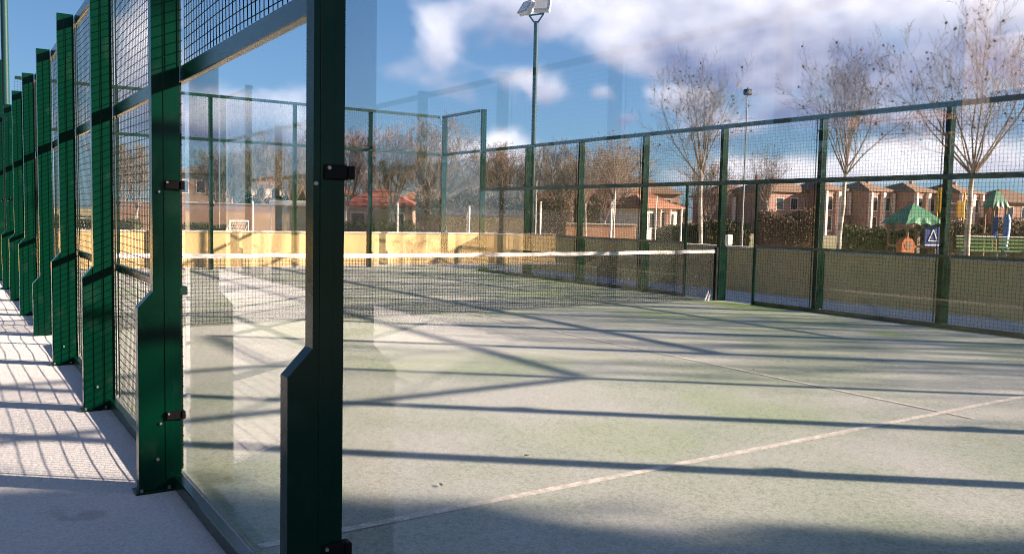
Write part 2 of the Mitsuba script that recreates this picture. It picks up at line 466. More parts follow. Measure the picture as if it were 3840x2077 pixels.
def end_wall(key, F):
    """10 m end: 3 m of glass under 1 m of mesh, posts every 2 m."""
    for a in (2.0, 4.0, 6.0, 8.0):
        add_post(F, key, a - .032, 4.04, detail=False)
    part(key, 'top_rail', F(bar(.08, 9.97, -.04, 0.0, 3.965, 4.035)), 'm_rail')
    part(key, 'middle_rail', F(bar(.08, 9.97, -.04, 0.0, 2.965, 3.035)), 'm_rail')
    for i, a in enumerate((0, 2, 4, 6, 8)):
        part(key, 'mesh_panel', F(wires(a + .05, a + 1.98, 3.04, 3.96, -.015, seed=i)), 'm_greenwire')
        part(key, 'glass_pane', pane(F, a + .006, a + 1.994, .012, 2.955), 'm_glass')
    for a in (2, 4, 6, 8):
        for z in (.37, 1.5, 2.6):
            part(key, 'clamp', F(bar(a - .04, a + .04, -.045, .03, z - .03, z + .03)), 'm_black')


XL, XR = -.19, 10.05
left = thing('side_fence', 'green steel side fence nearest the camera, with glass panes and wire mesh', 'fence')
side_wall(left, Frame((XL, 0, 0), (0, 1, 0), (-1, 0, 0)), near=True, first=0, bow=.010,
          posts_kw={2: dict(o0=-.02, o1=.075, o2=.150, th=.062), 10: dict(zc=(.56, .64))})
right = thing('side_fence', 'green mesh side fence before the shaded yellow wall on the right', 'fence')
side_wall(right, Frame((XR, 0, 0), (0, 1, 0), (1, 0, 0)), bow=.006)
far = thing('end_fence', 'glass and mesh end fence before the sunlit yellow wall at the far end', 'fence')
end_wall(far, Frame((.0, 20.06, 0), (1, 0, 0), (0, 1, 0)))
near_end = thing('end_fence', 'glass and mesh end fence beside the camera, shading the near turf', 'fence')
end_wall(near_end, Frame((.0, -.01, 0), (1, 0, 0), (0, -1, 0)))
neighbour = thing('side_fence', 'green fence of the neighbouring court, seen reflected in the near glass', 'fence')
side_wall(neighbour, Frame((-4.66, 0, 0), (0, 1, 0), (1, 0, 0)))


# ------------------------------------------------------------------ the net
net = thing('court_net', 'black court net with a white top tape stretched across the court', 'net')


def net_top(x):
    return .885 - .03 * np.sin((x - 0) / 10.0 * np.pi)


xs = np.arange(0.02, 9.99, .042)
P0, P1 = [], []
for x in xs:
    P0.append((x, 10.03, .03)); P1.append((x, 10.03, net_top(x) - .05))
ks = np.linspace(0.0, 9.99, 13)
for z in np.linspace(.03, .83, 20):
    for i in range(12):
        P0.append((ks[i], 10.032, z / .885 * net_top(ks[i]))); P1.append((ks[i + 1], 10.032, z / .885 * net_top(ks[i + 1])))
part(net, 'net_mesh', prisms(np.array(P0), np.array(P1), .0036, .0036, 4), 'm_netcord')
tp, tf = [], []
kx = np.linspace(-.02, 10.0, 41)
g = np.random.default_rng(3)
wob = g.normal(0, .004, 41)
prof = np.array([(-.008, -.056), (.008, -.056), (.012, -.03), (.007, -.002), (-.007, -.002), (-.012, -.03)])
for i, x in enumerate(kx):
    for (py, pz) in prof:
        tp.append((x, 10.031 + py + wob[i], net_top(x) + pz + wob[i] * .6))
for i in range(40):
    for j in range(6):
        a, b = i * 6 + j, i * 6 + (j + 1) % 6
        tf += [(a, b, b + 6), (a, b + 6, a + 6)]
part(net, 'tape', (np.array(tp), np.array(tf)), 'm_tape')
for x in (-.085, 10.015):
    pk = part(net, 'net_post', soft_box((x - .03, 10.0, 0), (x + .03, 10.06, .93), .006), 'm_black')
part(net, 'anchor_strap', prisms([(9.72, 9.98, .02), (9.80, 9.98, .01)], [(9.80, 9.98, .17), (9.84, 9.98, .12)], .018, .014, 5), 'm_white')


# ------------------------------------------------------------------ floodlight masts
def floodlight_mast(x, y, turn, label, side=1):
    k = thing('floodlight_pole', label, 'lamp post', 'floodlight masts standing along the court fences')
    F = rotframe(x, y, turn)
    part(k, 'pole', F(sweep([(0, 0, 0), (0, 0, 3.0), (0, 0, 5.86)], [.058, .056, .052], 14)), 'm_pole', smooth=40)
    part(k, 'base_plate', F(bar(-.13, .13, -.13, .13, -.003, .014)), 'm_pole')
    part(k, 'bracket', F(prisms([(-.015, 0, 5.80), (.015, 0, 5.80), (-.20, 0, 6.02)], [(-.20, 0, 6.02), (.20, 0, 6.02), (.20, 0, 6.02)], .022, .022, 6)), 'm_pole')
    for s in (-1, 1):
        c, sn = math.cos(math.radians(32)), math.sin(math.radians(32))
        yw = math.radians(24 * s)

        def tilt(m, s=s, yw=yw):
            v, f = m
            v = np.stack([v[:, 0], v[:, 1] * c + v[:, 2] * sn, -v[:, 1] * sn + v[:, 2] * c], 1)
            v = np.stack([v[:, 0] * math.cos(yw) - v[:, 1] * math.sin(yw), v[:, 0] * math.sin(yw) + v[:, 1] * math.cos(yw), v[:, 2]], 1)
            return v + [s * .215, -.08, 6.16], f
        hk = part(k, 'floodlight', F(tilt(join(soft_box((-.19, -.07, -.17), (.19, .06, .17), .03), soft_box((-.12, .06, -.1), (.12, .13, .1), .03)))), 'm_lamp_body')
        part(hk, 'lens', F(tilt(soft_box((-.155, -.078, -.135), (.155, -.072, .135), .002))), 'm_lens')
        part(hk, 'rim', F(tilt(join(*[soft_box(a, b, .004) for a, b in (((-.185, -.085, .14), (.185, -.071, .165)), ((-.185, -.085, -.165), (.185, -.071, -.14)), ((-.185, -.085, -.138), (-.16, -.071, .138)), ((.16, -.085, -.138), (.185, -.071, .138)))]))), 'm_grey')


floodlight_mast(10.26, 16.03, -68, 'green floodlight mast with two white lamps rising above the far right fence')
floodlight_mast(10.26, 4.03, -110, 'green floodlight mast beside the right fence near the camera, beyond the frame')
floodlight_mast(-.285, 16.16, 90, 'green floodlight mast behind the left fence at the edge of the photo')


# ------------------------------------------------------------------ low yellow walls
wl = thing('perimeter_wall', 'low yellow wall in full sun behind the far end of the court', 'wall')
part(wl, 'wall_face', soft_box((-20, 21.1, -.02), (12.34, 21.34, .84), .004), 'm_yellow')
part(wl, 'coping', soft_box((-20, 21.07, .842), (12.37, 21.37, .885), .008), 'm_cap')
wr = thing('perimeter_wall', 'low yellow wall in shade along the right side of the court', 'wall')
part(wr, 'wall_face', soft_box((12.1, -14, -.02), (12.34, 21.097, .84), .004), 'm_yellow')
part(wr, 'coping', soft_box((12.07, -14, .842), (12.37, 21.067, .885), .008), 'm_cap')


# ------------------------------------------------------------------ trees
def grow(seed, trunk_h, crown_h, spread, limbs=8, levels=3, r0=.085, twig=.0055, upward=.35, kids=(7, 5, 3), limb=.36):
    g = np.random.default_rng(seed)
    seg, tips = [], []
    trunk = [np.array([0, 0, -.05])]
    lean = g.normal(0, .02, 2)
    for i in range(1, 6):
        trunk.append(np.array([lean[0] * i + g.normal(0, .012), lean[1] * i + g.normal(0, .012), trunk_h * i / 5]))

    def branch(p, d, L, r, lv):
        n = 4 if lv < 2 else 3
        pts, rr = [p], [r]
        for i in range(n):
            d = d + g.normal(0, .11, 3) + np.array([0, 0, upward * .25])
            d /= np.linalg.norm(d)
            p = p + d * L / n
            pts.append(p)
            rr.append(max(r * (1 - .72 * (i + 1) / n), twig * .8))
        for i in range(n):
            seg.append((pts[i], pts[i + 1], rr[i], rr[i + 1]))
        if lv >= levels:
            tips.append(pts[-1])
            return
        c = kids[lv]
        for j in range(c):
            t = .22 + .78 * (j + g.uniform(0, .9)) / c
            i = min(int(t * n), n - 1)
            q = pts[i] + (pts[i + 1] - pts[i]) * (t * n - i)
            ax = g.normal(0, 1, 3)
            ax -= ax @ d * d
            ax /= np.linalg.norm(ax)
            ang = g.uniform(.45, .95)
            nd = d * math.cos(ang) + ax * math.sin(ang)
            branch(q, nd, L * g.uniform(.34, .58) * (1.15 - .45 * t), max(r * .42 * (1 - .5 * t), twig), lv + 1)
    top = trunk[-1]
    for k in range(limbs):
        az = k * 2.4 + g.uniform(-.4, .4)
        tl = spread * g.uniform(.35, 1.1) if k else .08
        d = np.array([math.cos(az) * tl, math.sin(az) * tl, 1.0])
        d /= np.linalg.norm(d)
        p = trunk[4] + (top - trunk[4]) * g.uniform(.2, 1.0)
        branch(p, d, crown_h * g.uniform(.78, 1.05), r0 * limb, 0)
    P = np.array([s[0] for s in seg]); Q = np.array([s[1] for s in seg])
    R0 = np.array([s[2] for s in seg]); R1 = np.array([s[3] for s in seg])
    thick = R0 > .014
    crown = join(prisms(P[thick], Q[thick], R0[thick], R1[thick], 6), prisms(P[~thick], Q[~thick], R0[~thick], R1[~thick], 3))
    tr = sweep(trunk, np.linspace(r0 * 1.15, r0 * .8, 6), 10)
    ico = trimesh.creation.icosphere(subdivisions=1, radius=1.0)
    pick = g.choice(len(tips), min(110, len(tips)), replace=False)
    balls = join(*[(np.array(ico.vertices) * g.uniform(.017, .031) + tips[i] - [0, 0, .05], np.array(ico.faces)) for i in pick])
    return tr, crown, balls


protos = {}


def proto(name, **kw):
    tr, cr, ba = grow(**kw)
    protos[name] = (mikit.ply(tr, kw.get('bark', 'm_bark'), smooth=50), mikit.ply(cr, 'm_twig'), mikit.ply(ba, 'm_ball'), mikit.ply(cr, 'm_redtwig'))


proto('a', seed=1, trunk_h=2.6, crown_h=2.7, spread=.62, limbs=12, kids=(9, 6, 3), r0=.056, twig=.0034)
proto('b', seed=5, trunk_h=2.7, crown_h=2.6, spread=.72, limbs=12, kids=(9, 6, 3), r0=.056, twig=.0034)
proto('c', seed=9, trunk_h=2.5, crown_h=3.0, spread=.85, limbs=12, kids=(8, 6, 3), r0=.058, twig=.0034)
proto('d', seed=14, trunk_h=1.2, crown_h=3.2, spread=.6, limbs=10, kids=(8, 6, 5), twig=.0075)
proto('e', seed=21, trunk_h=1.0, crown_h=3.3, spread=.75, limbs=12, kids=(8, 6, 4), twig=.0085)
proto('f', seed=27, trunk_h=2.4, crown_h=4.2, spread=.9, limbs=9, kids=(6, 4, 2), r0=.13, twig=.009, limb=.42)


def tree(name, pr, x, y, sc, turn, label, group=None, red=False, balls=True, sz=None):
    k = thing(name, label, 'tree', group)
    tw = T().translate([x, y, 0]).rotate([0, 0, 1], turn).scale([sc, sc, sz or sc])
    a, b, c, d = protos[pr]
    scene[k + '__trunk'] = {**a, 'to_world': tw}
    scene[k + '__crown'] = {**(d if red else b), 'to_world': tw}
    if balls:
        scene[k + '__seed_ball'] = {**c, 'to_world': tw}
        labels[k + '__seed_ball'] = {'kind': 'stuff'}
    return k


tree('plane_tree', 'a', 19.53, 19.6, 1.17, 20, 'bare plane tree full of seed balls, standing left of the tall thin street lamp')
tree('plane_tree', 'b', 20.75, 15.3, 1.16, 100, 'bare plane tree full of seed balls, standing between the street lamp and the green canopy')
tree('plane_tree', 'c', 20.95, 11.6, 1.20, 200, 'largest bare plane tree, spreading over the playground at the right edge')
for y, pr, sc, t in ((7.4, 'f', 1.0, 60), (3.5, 'f', 1.1, 10), (-.6, 'f', 1.15, 140), (-3.6, 'f', 1.1, 250), (-6.6, 'f', 1.15, 300), (-9.4, 'f', 1.0, 30)):
    tree('plane_tree', pr, 20.6, y, sc, t, 'bare plane tree of the same row beyond the right edge, shading the turf', 'plane trees beyond the right edge of the photo')
FAR = [(23.7, 29.2, 'b', .92, 80, 'bare tree with thin twigs behind the third tall fence post right of the mast'),
       (24.0, 31.3, 'a', .80, 30, 'small bare tree left of the far houses in the middle'),
       (22.8, 44.3, 'd', 1.45, 40, 'broad bare tree rising behind the far corner of the court'),
       (21.0, 45.6, 'd', 1.35, 200, 'bare twiggy tree left of the far corner, above the red roof'),
       (18.4, 46.9, 'd', 1.30, 120, 'bare twiggy tree just right of the dark near post'),
       (26.4, 41.8, 'd', 1.15, 300, 'bare tree right of the tall far corner posts'),
       (28.8, 40.3, 'd', 1.18, 10, 'bare tree behind the floodlight mast, left of its neighbours'),
       (31.0, 38.5, 'd', 1.1, 70, 'bare tree behind the orange wall beyond the right fence'),
       (20.4, 70.0, 'd', 1.55, 20, 'far bare tree left of the orange roofed house'),
       (21.9, 80.5, 'd', 1.5, 90, 'far bare tree beside the brick house with the brown roof'),
       (24.0, 72.0, 'd', 1.35, 160, 'far bare tree in front of the orange roofed house'),
       (17.8, 72.0, 'd', 1.3, 250, 'far bare tree behind the left end of the long pink wall'),
       (9.5, 62.0, 'd', 1.2, 30, 'far bare tree seen through the left mesh'),
       (34.0, 33.0, 'd', 1.0, 190, 'bare tree before the brown roofs in the middle'),
       (36.5, 31.0, 'b', .95, 220, 'bare tree left of the white house with the tiled roof')]
for i, (x, y, pr, sc, t, lb) in enumerate(FAR):
    tree('bare_tree', pr, x, y, sc, t, lb, red=i in (3, 4, 5, 7), balls=pr not in 'de')
# the band of bare trees before the houses, each a tree, in a loose row square to the view
g = np.random.default_rng(44)
ORD = 'leftmost second third fourth fifth sixth seventh eighth ninth tenth eleventh twelfth thirteenth fourteenth fifteenth sixteenth seventeenth'.split()
for i in range(17):
    lat, dep = -29 + 2.25 * i + g.uniform(-.7, .7), g.uniform(58, 84)
    x, y = EYE[0] + dep * math.sin(YAW) + lat * math.cos(YAW), EYE[1] + dep * math.cos(YAW) - lat * math.sin(YAW)
    tree('bare_tree', 'e' if i % 3 else 'd', x, y, g.uniform(1.15, 1.55) if lat < 14 else g.uniform(.95, 1.25), g.uniform(0, 360), ORD[i] + ' bare twiggy tree from the left in the grey brown band before the houses', 'bare trees in the band before the houses', red=i % 4 == 1, balls=False)


# leafy things
def leaves(n, seed, fn, size):
    g = np.random.default_rng(seed)
    c = fn(g, n)
    u = g.normal(0, 1, (len(c), 3)); u /= np.linalg.norm(u, axis=1, keepdims=True)
    w = np.cross(u, g.normal(0, 1, (len(c), 3))); w /= np.linalg.norm(w, axis=1, keepdims=True)
    s = size * g.uniform(.6, 1.4, (len(c), 1))
    v = np.stack([c - u * s, c + w * s * .5, c + u * s, c - w * s * .5], 1).reshape(-1, 3)
    q = np.arange(len(c))[:, None] * 4
    return v, np.vstack([q + [0, 1, 2], q + [0, 2, 3]])


def hedge(name, x, y, deg, L, w, h, m, label, n=6000, size=.06, seed=0, z0=0.0):
    n, size = int(n * 1.9), size * .72

    def fn(g, n):
        a = g.uniform(-L / 2, L / 2, n)
        o = g.uniform(-.5, .5, n) * w
        top = h * (.52 + .62 * meshkit.fbm(np.stack([a * .9 + seed, o * 1.5, o * 0], 1), 4))
        z = z0 + (top - z0) * np.sqrt(g.uniform(0.0, 1, n))
        return np.stack([a, o, z], 1)
    lv = leaves(n, seed, fn, size)
    core = soft_box((-L / 2 * .985, -w * .32, -.02), (L / 2 * .985, w * .32, z0 + (h - z0) * .60), .05)
    return single(name, rotframe(x, y, deg)(join(lv, core)), m, label, 'hedge')


VA = -33.6
hedge('hedge', 11.1, 26.6, VA + 2, 2.7, .9, 1.38, 'm_hedge', 'dark green hedge behind chain link in front of the red tiled roof', 5000, .05, 3)
hedge('hedge', 12.9, 25.6, VA, 1.3, .7, .95, 'm_olive', 'low olive shrub hedge right of the dark clipped hedge at the far corner', 2600, .05, 4)
hedge('hedge', 8.6, 41.2, VA, 3.6, 1.0, .95, 'm_hedge', 'low green hedge in front of the long pink wall', 4000, .07, 5)
hedge('hedge', 4.5, 43.6, VA, 4.4, 1.0, 1.1, 'm_hedge', 'low green hedge seen through the left fence mesh', 3000, .07, 15)
hedge('hedge', 33.4, 27.3, VA, 2.9, 1.2, 2.35, 'm_dryhedge', 'tall brown dry hedge right of the thin street lamp', 8000, .06, 6)
hedge('hedge', 29.5, 30.6, VA, 2.8, 1.0, 1.3, 'm_olive', 'olive green hedge below the white house with the tiled roof', 6000, .06, 7)
hedge('hedge', 30.9, 28.9, VA, 2.2, 1.0, 1.5, 'm_olive', 'olive green hedge behind the plane tree trunk near the net end', 5000, .06, 8)
hedge('hedge', 33.4, 22.3, VA, 3.2, 1.0, 1.45, 'm_olive', 'olive hedge between the brown hedge and the green canopy', 6000, .06, 9)
hedge('hedge', 37.2, 19.6, VA, 5.5, 1.2, 1.9, 'm_dryhedge', 'brownish hedge behind the playground at the right edge', 7000, .07, 10)
hedge('hedge', 24.7, 37.0, VA, 4.6, 1.4, 3.0, 'm_redtwig', 'reddish brown winter thicket behind the floodlight mast', 11000, .07, 11)
hedge('hedge', 21.2, 39.4, VA, 3.6, 1.4, 2.9, 'm_redtwig', 'reddish brown winter thicket behind the far right corner post', 9000, .07, 12)
hedge('hedge', 44.5, 60.5, VA, 22, 2.0, 3.3, 'm_redtwig', 'long reddish brown band of winter bushes before the middle houses', 16000, .13, 13)
hedge('hedge', 33.0, 66.0, VA, 13, 2.0, 3.0, 'm_redtwig', 'dull reddish winter bushes right of the red tiled roof', 9000, .13, 16)
hedge('hedge', 26.5, 78.0, VA, 11, 2.0, 3.2, 'm_conifer', 'dark bushes below the orange roofed house', 8000, .14, 14)


# the evergreen that shades the near corner, with its neighbours behind the camera's right
def evergreen(x, y, h, r, seed, label, n=55000):
    k = thing('evergreen_tree', label, 'tree', 'evergreens beyond the right edge of the photo')

    def fn(g, n):
        nb = 260
        bz = g.uniform(.10, 1.0, nb) * h
        br = r * np.clip((1.02 - bz / h) * 2.6, .10, 1) * g.uniform(.35, 1.0, nb)
        ba = g.uniform(0, 6.283, nb)
        i = g.integers(0, nb, n)
        ctr = np.stack([np.cos(ba) * br, np.sin(ba) * br, bz], 1)[i]
        return ctr + g.normal(0, 1, (n, 3)) * np.array([.24, .24, .20]) * g.uniform(.5, 1.25, (n, 1))
    part(k, 'crown', rotframe(x, y, 0)(leaves(n, seed, fn, .14)), 'm_conifer')
    part(k, 'trunk', rotframe(x, y, 0)(sweep([(0, 0, 0), (0.05, 0, h * .5), (0, 0, h * .93)], [.2, .13, .03], 8)), 'm_bark')


evergreen(15.12, -9.84, 15.5, .70, 31, 'slim airy evergreen beyond the right edge whose shadow dapples the near turf', 46000)
evergreen(18.6, -14.9, 17.5, 1.75, 32, 'broad evergreen beyond the right edge whose shadow darkens the near pavement', 90000)


# ------------------------------------------------------------------ far fence with pale posts
fence = thing('chain_link_fence', 'chain link fence with pale concrete posts behind the far yellow wall', 'fence')
A, B = np.array([-6.0, 36.1]), np.array([19.4, 20.4])
A = np.array([3.2, 30.2])
dirv = (B - A) / np.linalg.norm(B - A)
Lf = float(np.linalg.norm(B - A))
ang = math.degrees(math.atan2(dirv[1], dirv[0]))
FF = rotframe(A[0], A[1], ang)
pos = np.linspace(0, Lf, 9)
hts = [1.55, 1.7, 1.7, 2.0, 1.75, 1.7, 1.9, 2.0, 1.8]
for i, a in enumerate(pos):
    part(fence, 'post', FF(sweep([(a, 0, -.02), (a, 0, hts[i] - .12), (a, -.05, hts[i])], .030, 8)), 'm_white', smooth=40)
for i in range(8):
    a0, a1 = pos[i] + .03, pos[i + 1] - .03
    st = .085
    q = np.arange(-1.6, a1 - a0, st)
    P0, P1 = [], []
    for s in q:
        lo, hi = max(s, 0), min(s + 1.6, a1 - a0)
        if hi > lo:
            P0.append((a0 + lo, .01, lo - s)); P1.append((a0 + hi, .01, hi - s))
            P0.append((a1 - lo, .012, lo - s)); P1.append((a1 - hi, .012, hi - s))
    part(fence, 'mesh_panel', FF(prisms(np.array(P0), np.array(P1), .0022, .0022, 3)), 'm_grey')

# slim white lamp posts and street lamps in the park
for (x, y, h, lb) in ((15.9, 23.9, 2.6, 'slim white post right of the floodlight mast base'), (17.75, 21.9, 2.3, 'slim white post between two fence posts right of the mast'),
                      (18.9, 21.1, 2.15, 'slim white post with a bent top beside the dark trunk')):
    k = thing('white_post', lb, 'post', None)
    part(k, 'shaft', sweep([(x, y, -.02), (x, y, h * .8), (x + .01, y, h)], .022, 8), 'm_lamp_body', smooth=40)
    part(k, 'cap', sweep([(x + .01, y, h), (x + .01, y, h + .05)], [.045, .02], 8), 'm_grey')


def street_lamp(x, y, h, label, head='box'):
    k = thing('street_lamp', label, 'street lamp')
    part(k, 'pole', sweep([(x, y, 0), (x, y, 1.0), (x, y, 1.02), (x, y, h)], [.05, .05, .036, .026], 10), 'm_grey', smooth=40)
    part(k, 'lamp_head', soft_box((x - .14, y - .14, h), (x + .14, y + .14, h + .24), .04), 'm_black')
    part(k, 'finial', sweep([(x, y, h + .24), (x, y, h + .33)], [.03, .006], 6), 'm_black')


street_lamp(26.37, 23.91, 6.55, 'tall thin street lamp with a black box head among the plane trees')

# white mini goals
for (x, y, deg, lb) in ((2.85, 33.0, VA, 'white mini goal seen through the left fence mesh'), (8.0, 32.0, VA + 60, 'white mini goal edge-on behind the yellow wall, left of the dark post')):
    k = thing('mini_goal', lb, 'goal')
    F = rotframe(x, y, deg)
    part(k, 'frame', F(join(*[sweep(np.array(s), .03, 8) for s in ([(-.45, 0, 0), (-.45, 0, 1.0)], [(.45, 0, 0), (.45, 0, 1.0)], [(-.47, 0, 1.0), (.47, 0, 1.0)], [(-.45, 0, 1.0), (-.45, .5, .02)], [(.45, 0, 1.0), (.45, .5, .02)], [(-.45, .5, .02), (.45, .5, .02)])])), 'm_white')
    P0 = [(x0, .5 * (1 - t), t) for t in np.linspace(.1, .9, 8) for x0 in (-.45,)]
    P1 = [(.45, .5 * (1 - t), t) for t in np.linspace(.1, .9, 8)]
    P0 += [(x0, 0.0, 1.0) for x0 in np.linspace(-.36, .36, 7)]
    P1 += [(x0, .5, .02) for x0 in np.linspace(-.36, .36, 7)]
    part(k, 'net_mesh', F(prisms(np.array(P0), np.array(P1), .004, .004, 3)), 'm_white')


# ------------------------------------------------------------------ walls and houses far behind
def low_wall(x, y, deg, L, h, m, label, cap='m_cap'):
    k = thing('garden_wall', label, 'wall')
    F = rotframe(x, y, deg)
    part(k, 'wall_face', F(soft_box((-L / 2, -.12, -.02), (L / 2, .12, h - .07), .01)), m)
    part(k, 'coping', F(soft_box((-L / 2 - .03, -.16, h - .068), (L / 2 + .03, .16, h), .015)), cap)
    return k


low_wall(13.2, 62.4, VA, 13.5, 1.9, 'm_pinkwall', 'long pink wall below the brick house at the left')
low_wall(27.6, 34.6, VA, 3.7, 1.12, 'm_orangewall', 'low orange wall behind the fence right of the floodlight mast')
low_wall(31.2, 32.4, VA, 1.0, 1.1, 'm_orangewall', 'short orange wall piece just left of the tall fence post in the middle')

dg = thing('dugout', 'white roofed dugout shelter beyond the far yellow wall', 'shelter')
F = rotframe(15.9, 48.5, VA)
part(dg, 'roof', F(soft_box((-1.35, -.6, 1.74), (1.35, .7, 2.04), .05)), 'm_white')
part(dg, 'back_wall', F(soft_box((-1.3, .55, 0), (1.3, .62, 1.735), .01)), 'm_grey')
for s in (-1.25, 1.25):
    part(dg, 'side_post', F(sweep([(s, -.5, 0), (s, -.5, 1.74)], .03, 6)), 'm_grey')
part(dg, 'bench', F(soft_box((-1.2, .1, .38), (1.2, .48, .44), .01)), 'm_wood')


def house(x, y, deg, w, d, h, rise, wall, roof, label, name='house', hip=True, wins=(), chimney=None, pillars=(), ov=.4):
    """A house in its own frame: front on -o, with hipped or gabled tiled roof, windows set into the wall."""
    k = thing(name, label, 'house')
    F = rotframe(x, y, deg)
    holes = [(-w / 2, w / 2, 0, h)]
    part(k, 'wall', F(soft_box((-w / 2, 0, -.05), (w / 2, d, h), .02)), wall)
    hx = w / 2 + ov
    rdg = max(hx - (d / 2 + ov), .3) if hip else hx
    v = np.array([[-hx, -ov, h], [hx, -ov, h], [hx, d + ov, h], [-hx, d + ov, h], [-rdg, d / 2, h + rise], [rdg, d / 2, h + rise],
                  [-hx, -ov, h - .14], [hx, -ov, h - .14], [hx, d + ov, h - .14], [-hx, d + ov, h - .14]], float)
    v[:, 2] += .15
    f = np.array([[0, 1, 5], [0, 5, 4], [2, 3, 4], [2, 4, 5], [1, 2, 5], [3, 0, 4], [6, 7, 1], [6, 1, 0], [7, 8, 2], [7, 2, 1], [8, 9, 3], [8, 3, 2], [9, 6, 0], [9, 0, 3], [6, 8, 7], [6, 9, 8]])
    rows = []
    nrow = max(3, int(math.hypot(rise, d / 2) / .55))
    for i in range(nrow):
        t = (i + .5) / nrow
        half = hx + (rdg - hx) * t
        rows.append(F(prisms([(-half, -ov + (d / 2 + ov) * t, h + .16 + rise * t)], [(half, -ov + (d / 2 + ov) * t, h + .16 + rise * t)], .055, .055, 4)))
    rk = part(k, 'roof', join(F((v, f)), *rows), roof)
    if chimney is not None:
        for c in np.atleast_1d(chimney):
            part(rk, 'chimney', F(soft_box((c - .22, d / 2 - .22, h + rise * .55), (c + .22, d / 2 + .22, h + rise + .40), .03)), 'm_brick')
    for (a, z, ww, hh) in wins:
        wk = part(k, 'window', F(join(soft_box((a - ww / 2 - .09, -.05, z - .1), (a + ww / 2 + .09, .02, z), .01), soft_box((a - ww / 2 - .07, -.035, z + hh), (a + ww / 2 + .07, .02, z + hh + .08), .01),
                                    soft_box((a - ww / 2 - .07, -.035, z), (a - ww / 2, .02, z + hh), .01), soft_box((a + ww / 2, -.035, z), (a + ww / 2 + .07, .02, z + hh), .01))), 'm_cream')
        part(wk, 'pane', F(soft_box((a - ww / 2, -.012, z), (a + ww / 2, .01, z + hh), .002)), 'm_pane')
    for (a, z0, z1, pw) in pillars:
        part(k, 'pillar', F(soft_box((a - pw / 2, -.42, z0), (a + pw / 2, -.004, z1), .02)), 'm_pinkpillar')
    return k


house(22.6, 98.6, VA + 8, 5.4, 6, 5.4, 1.0, 'm_brownbrick', 'm_browntile', 'brown brick house with a flat brown roof at the far left', wins=[(-1.8, 3.3, .9, 1.3), (0, 3.3, .9, 1.3), (1.8, 3.3, .9, 1.3), (-1.0, .9, 1.2, 1.3), (1.4, .9, 1.2, 1.3)], chimney=1.6)
house(31.0, 99.0, VA + 14, 5.2, 6.5, 4.4, 1.7, 'm_cream', 'm_orangetile', 'white house with an orange tiled roof and brick base behind the left glass', wins=[(-1.5, 2.9, .9, 1.2), (.2, 2.9, .9, 1.2), (1.7, 2.9, .9, 1.2)], chimney=-1.2)
house(36.6, 96.0, VA + 10, 6.4, 6, 3.6, 1.6, 'm_brick', 'm_tile', 'brick house half hidden by the dark near post', wins=[(-1.5, 1.6, 1, 1.2), (1.5, 1.6, 1, 1.2)])
house(20.9, 47.9, VA, 4.3, 3.6, 1.72, 1.05, 'm_brownbrick', 'm_redtile', 'low hut with a dark red tiled roof left of the far corner, behind the hedge', name='hut', wins=[(-1.2, .7, .8, .7), (1.2, .7, .8, .7)])
house(49.3, 110.6, VA, 10.4, 8, 2.2, 2.3, 'm_brick', 'm_redtile', 'long low house with a dark red tiled roof left of the far corner', wins=[(-3, .8, 1.2, 1.1), (0, .8, 1.2, 1.1), (3, .8, 1.2, 1.1)])
house(56.4, 94.5, VA + 12, 4.6, 4, 1.95, .5, 'm_cream', 'm_tile', 'small cream outbuilding behind the far corner post', name='garage', wins=[(-1.3, .8, .9, .8), (.4, .8, .9, .8)])
house(60.5, 91.2, VA + 8, 3.2, 5, 2.3, 1.2, 'm_cream', 'm_orangetile', 'small house with an orange roof just left of the floodlight mast', wins=[(-.7, .9, .8, .9), (.7, .9, .8, .9)])
house(67.0, 87.6, VA + 6, 9.5, 7, 3.9, 1.8, 'm_brownbrick', 'm_tile', 'wide brown roofed house in the bushes right of the mast', wins=[(-2.8, 2, .9, 1.2), (0, 2, .9, 1.2), (2.8, 2, .9, 1.2)], chimney=2)
house(74.5, 82.5, VA + 10, 9.0, 7, 4.7, 2.1, 'm_brownbrick', 'm_browntile', 'tall brown house with a hipped roof behind the middle fence post', wins=[(-2.8, 2.8, .9, 1.2), (0, 2.8, .9, 1.2), (2.8, 2.8, .9, 1.2)], chimney=-2)
for (x, y, w_, h_, lb) in ((44.0, 113.0, 5.5, 3.2, 'small brick house left of the long red roofed house'), (63.6, 92.5, 5.0, 3.0, 'small brick house behind the floodlight mast'), (78.5, 71.5, 5.5, 4.3, 'brick house left of the wide gabled house'),
                         (52.5, 103.0, 5.0, 3.4, 'brown roofed house behind the far corner posts'), (71.0, 79.0, 5.0, 3.6, 'brick house in front of the tall hipped house')):
    house(x, y, VA + 10, w_, 6, h_, 1.5, 'm_brick', 'm_tile', lb, wins=[(-w_ * .25, h_ * .5, .8, 1.1), (w_ * .25, h_ * .5, .8, 1.1)], pillars=[(0, 0, h_, .3)], chimney=w_ * .3)
house(40.9, 44.1, VA + 38, 3.3, 4.5, 2.15, .85, 'm_cream', 'm_tile', 'white single storey house with a terracotta roof in the middle', wins=[(-1.0, .8, .5, 1.0), (.0, .2, .6, 1.7), (1.0, .8, .5, 1.0)], pillars=[(-.5, 0, 2.1, .12), (.5, 0, 2.1, .12)])
house(82.0, 65.3, VA + 26, 7.6, 7, 4.9, 1.7, 'm_brick', 'm_browntile', 'brick house with a wide brown gable right of the net end', hip=True, wins=[(-2.2, 2.9, 1.0, 1.3), (0, 2.9, 1.0, 1.3), (2.2, 2.9, 1.0, 1.3)], chimney=-2.6)
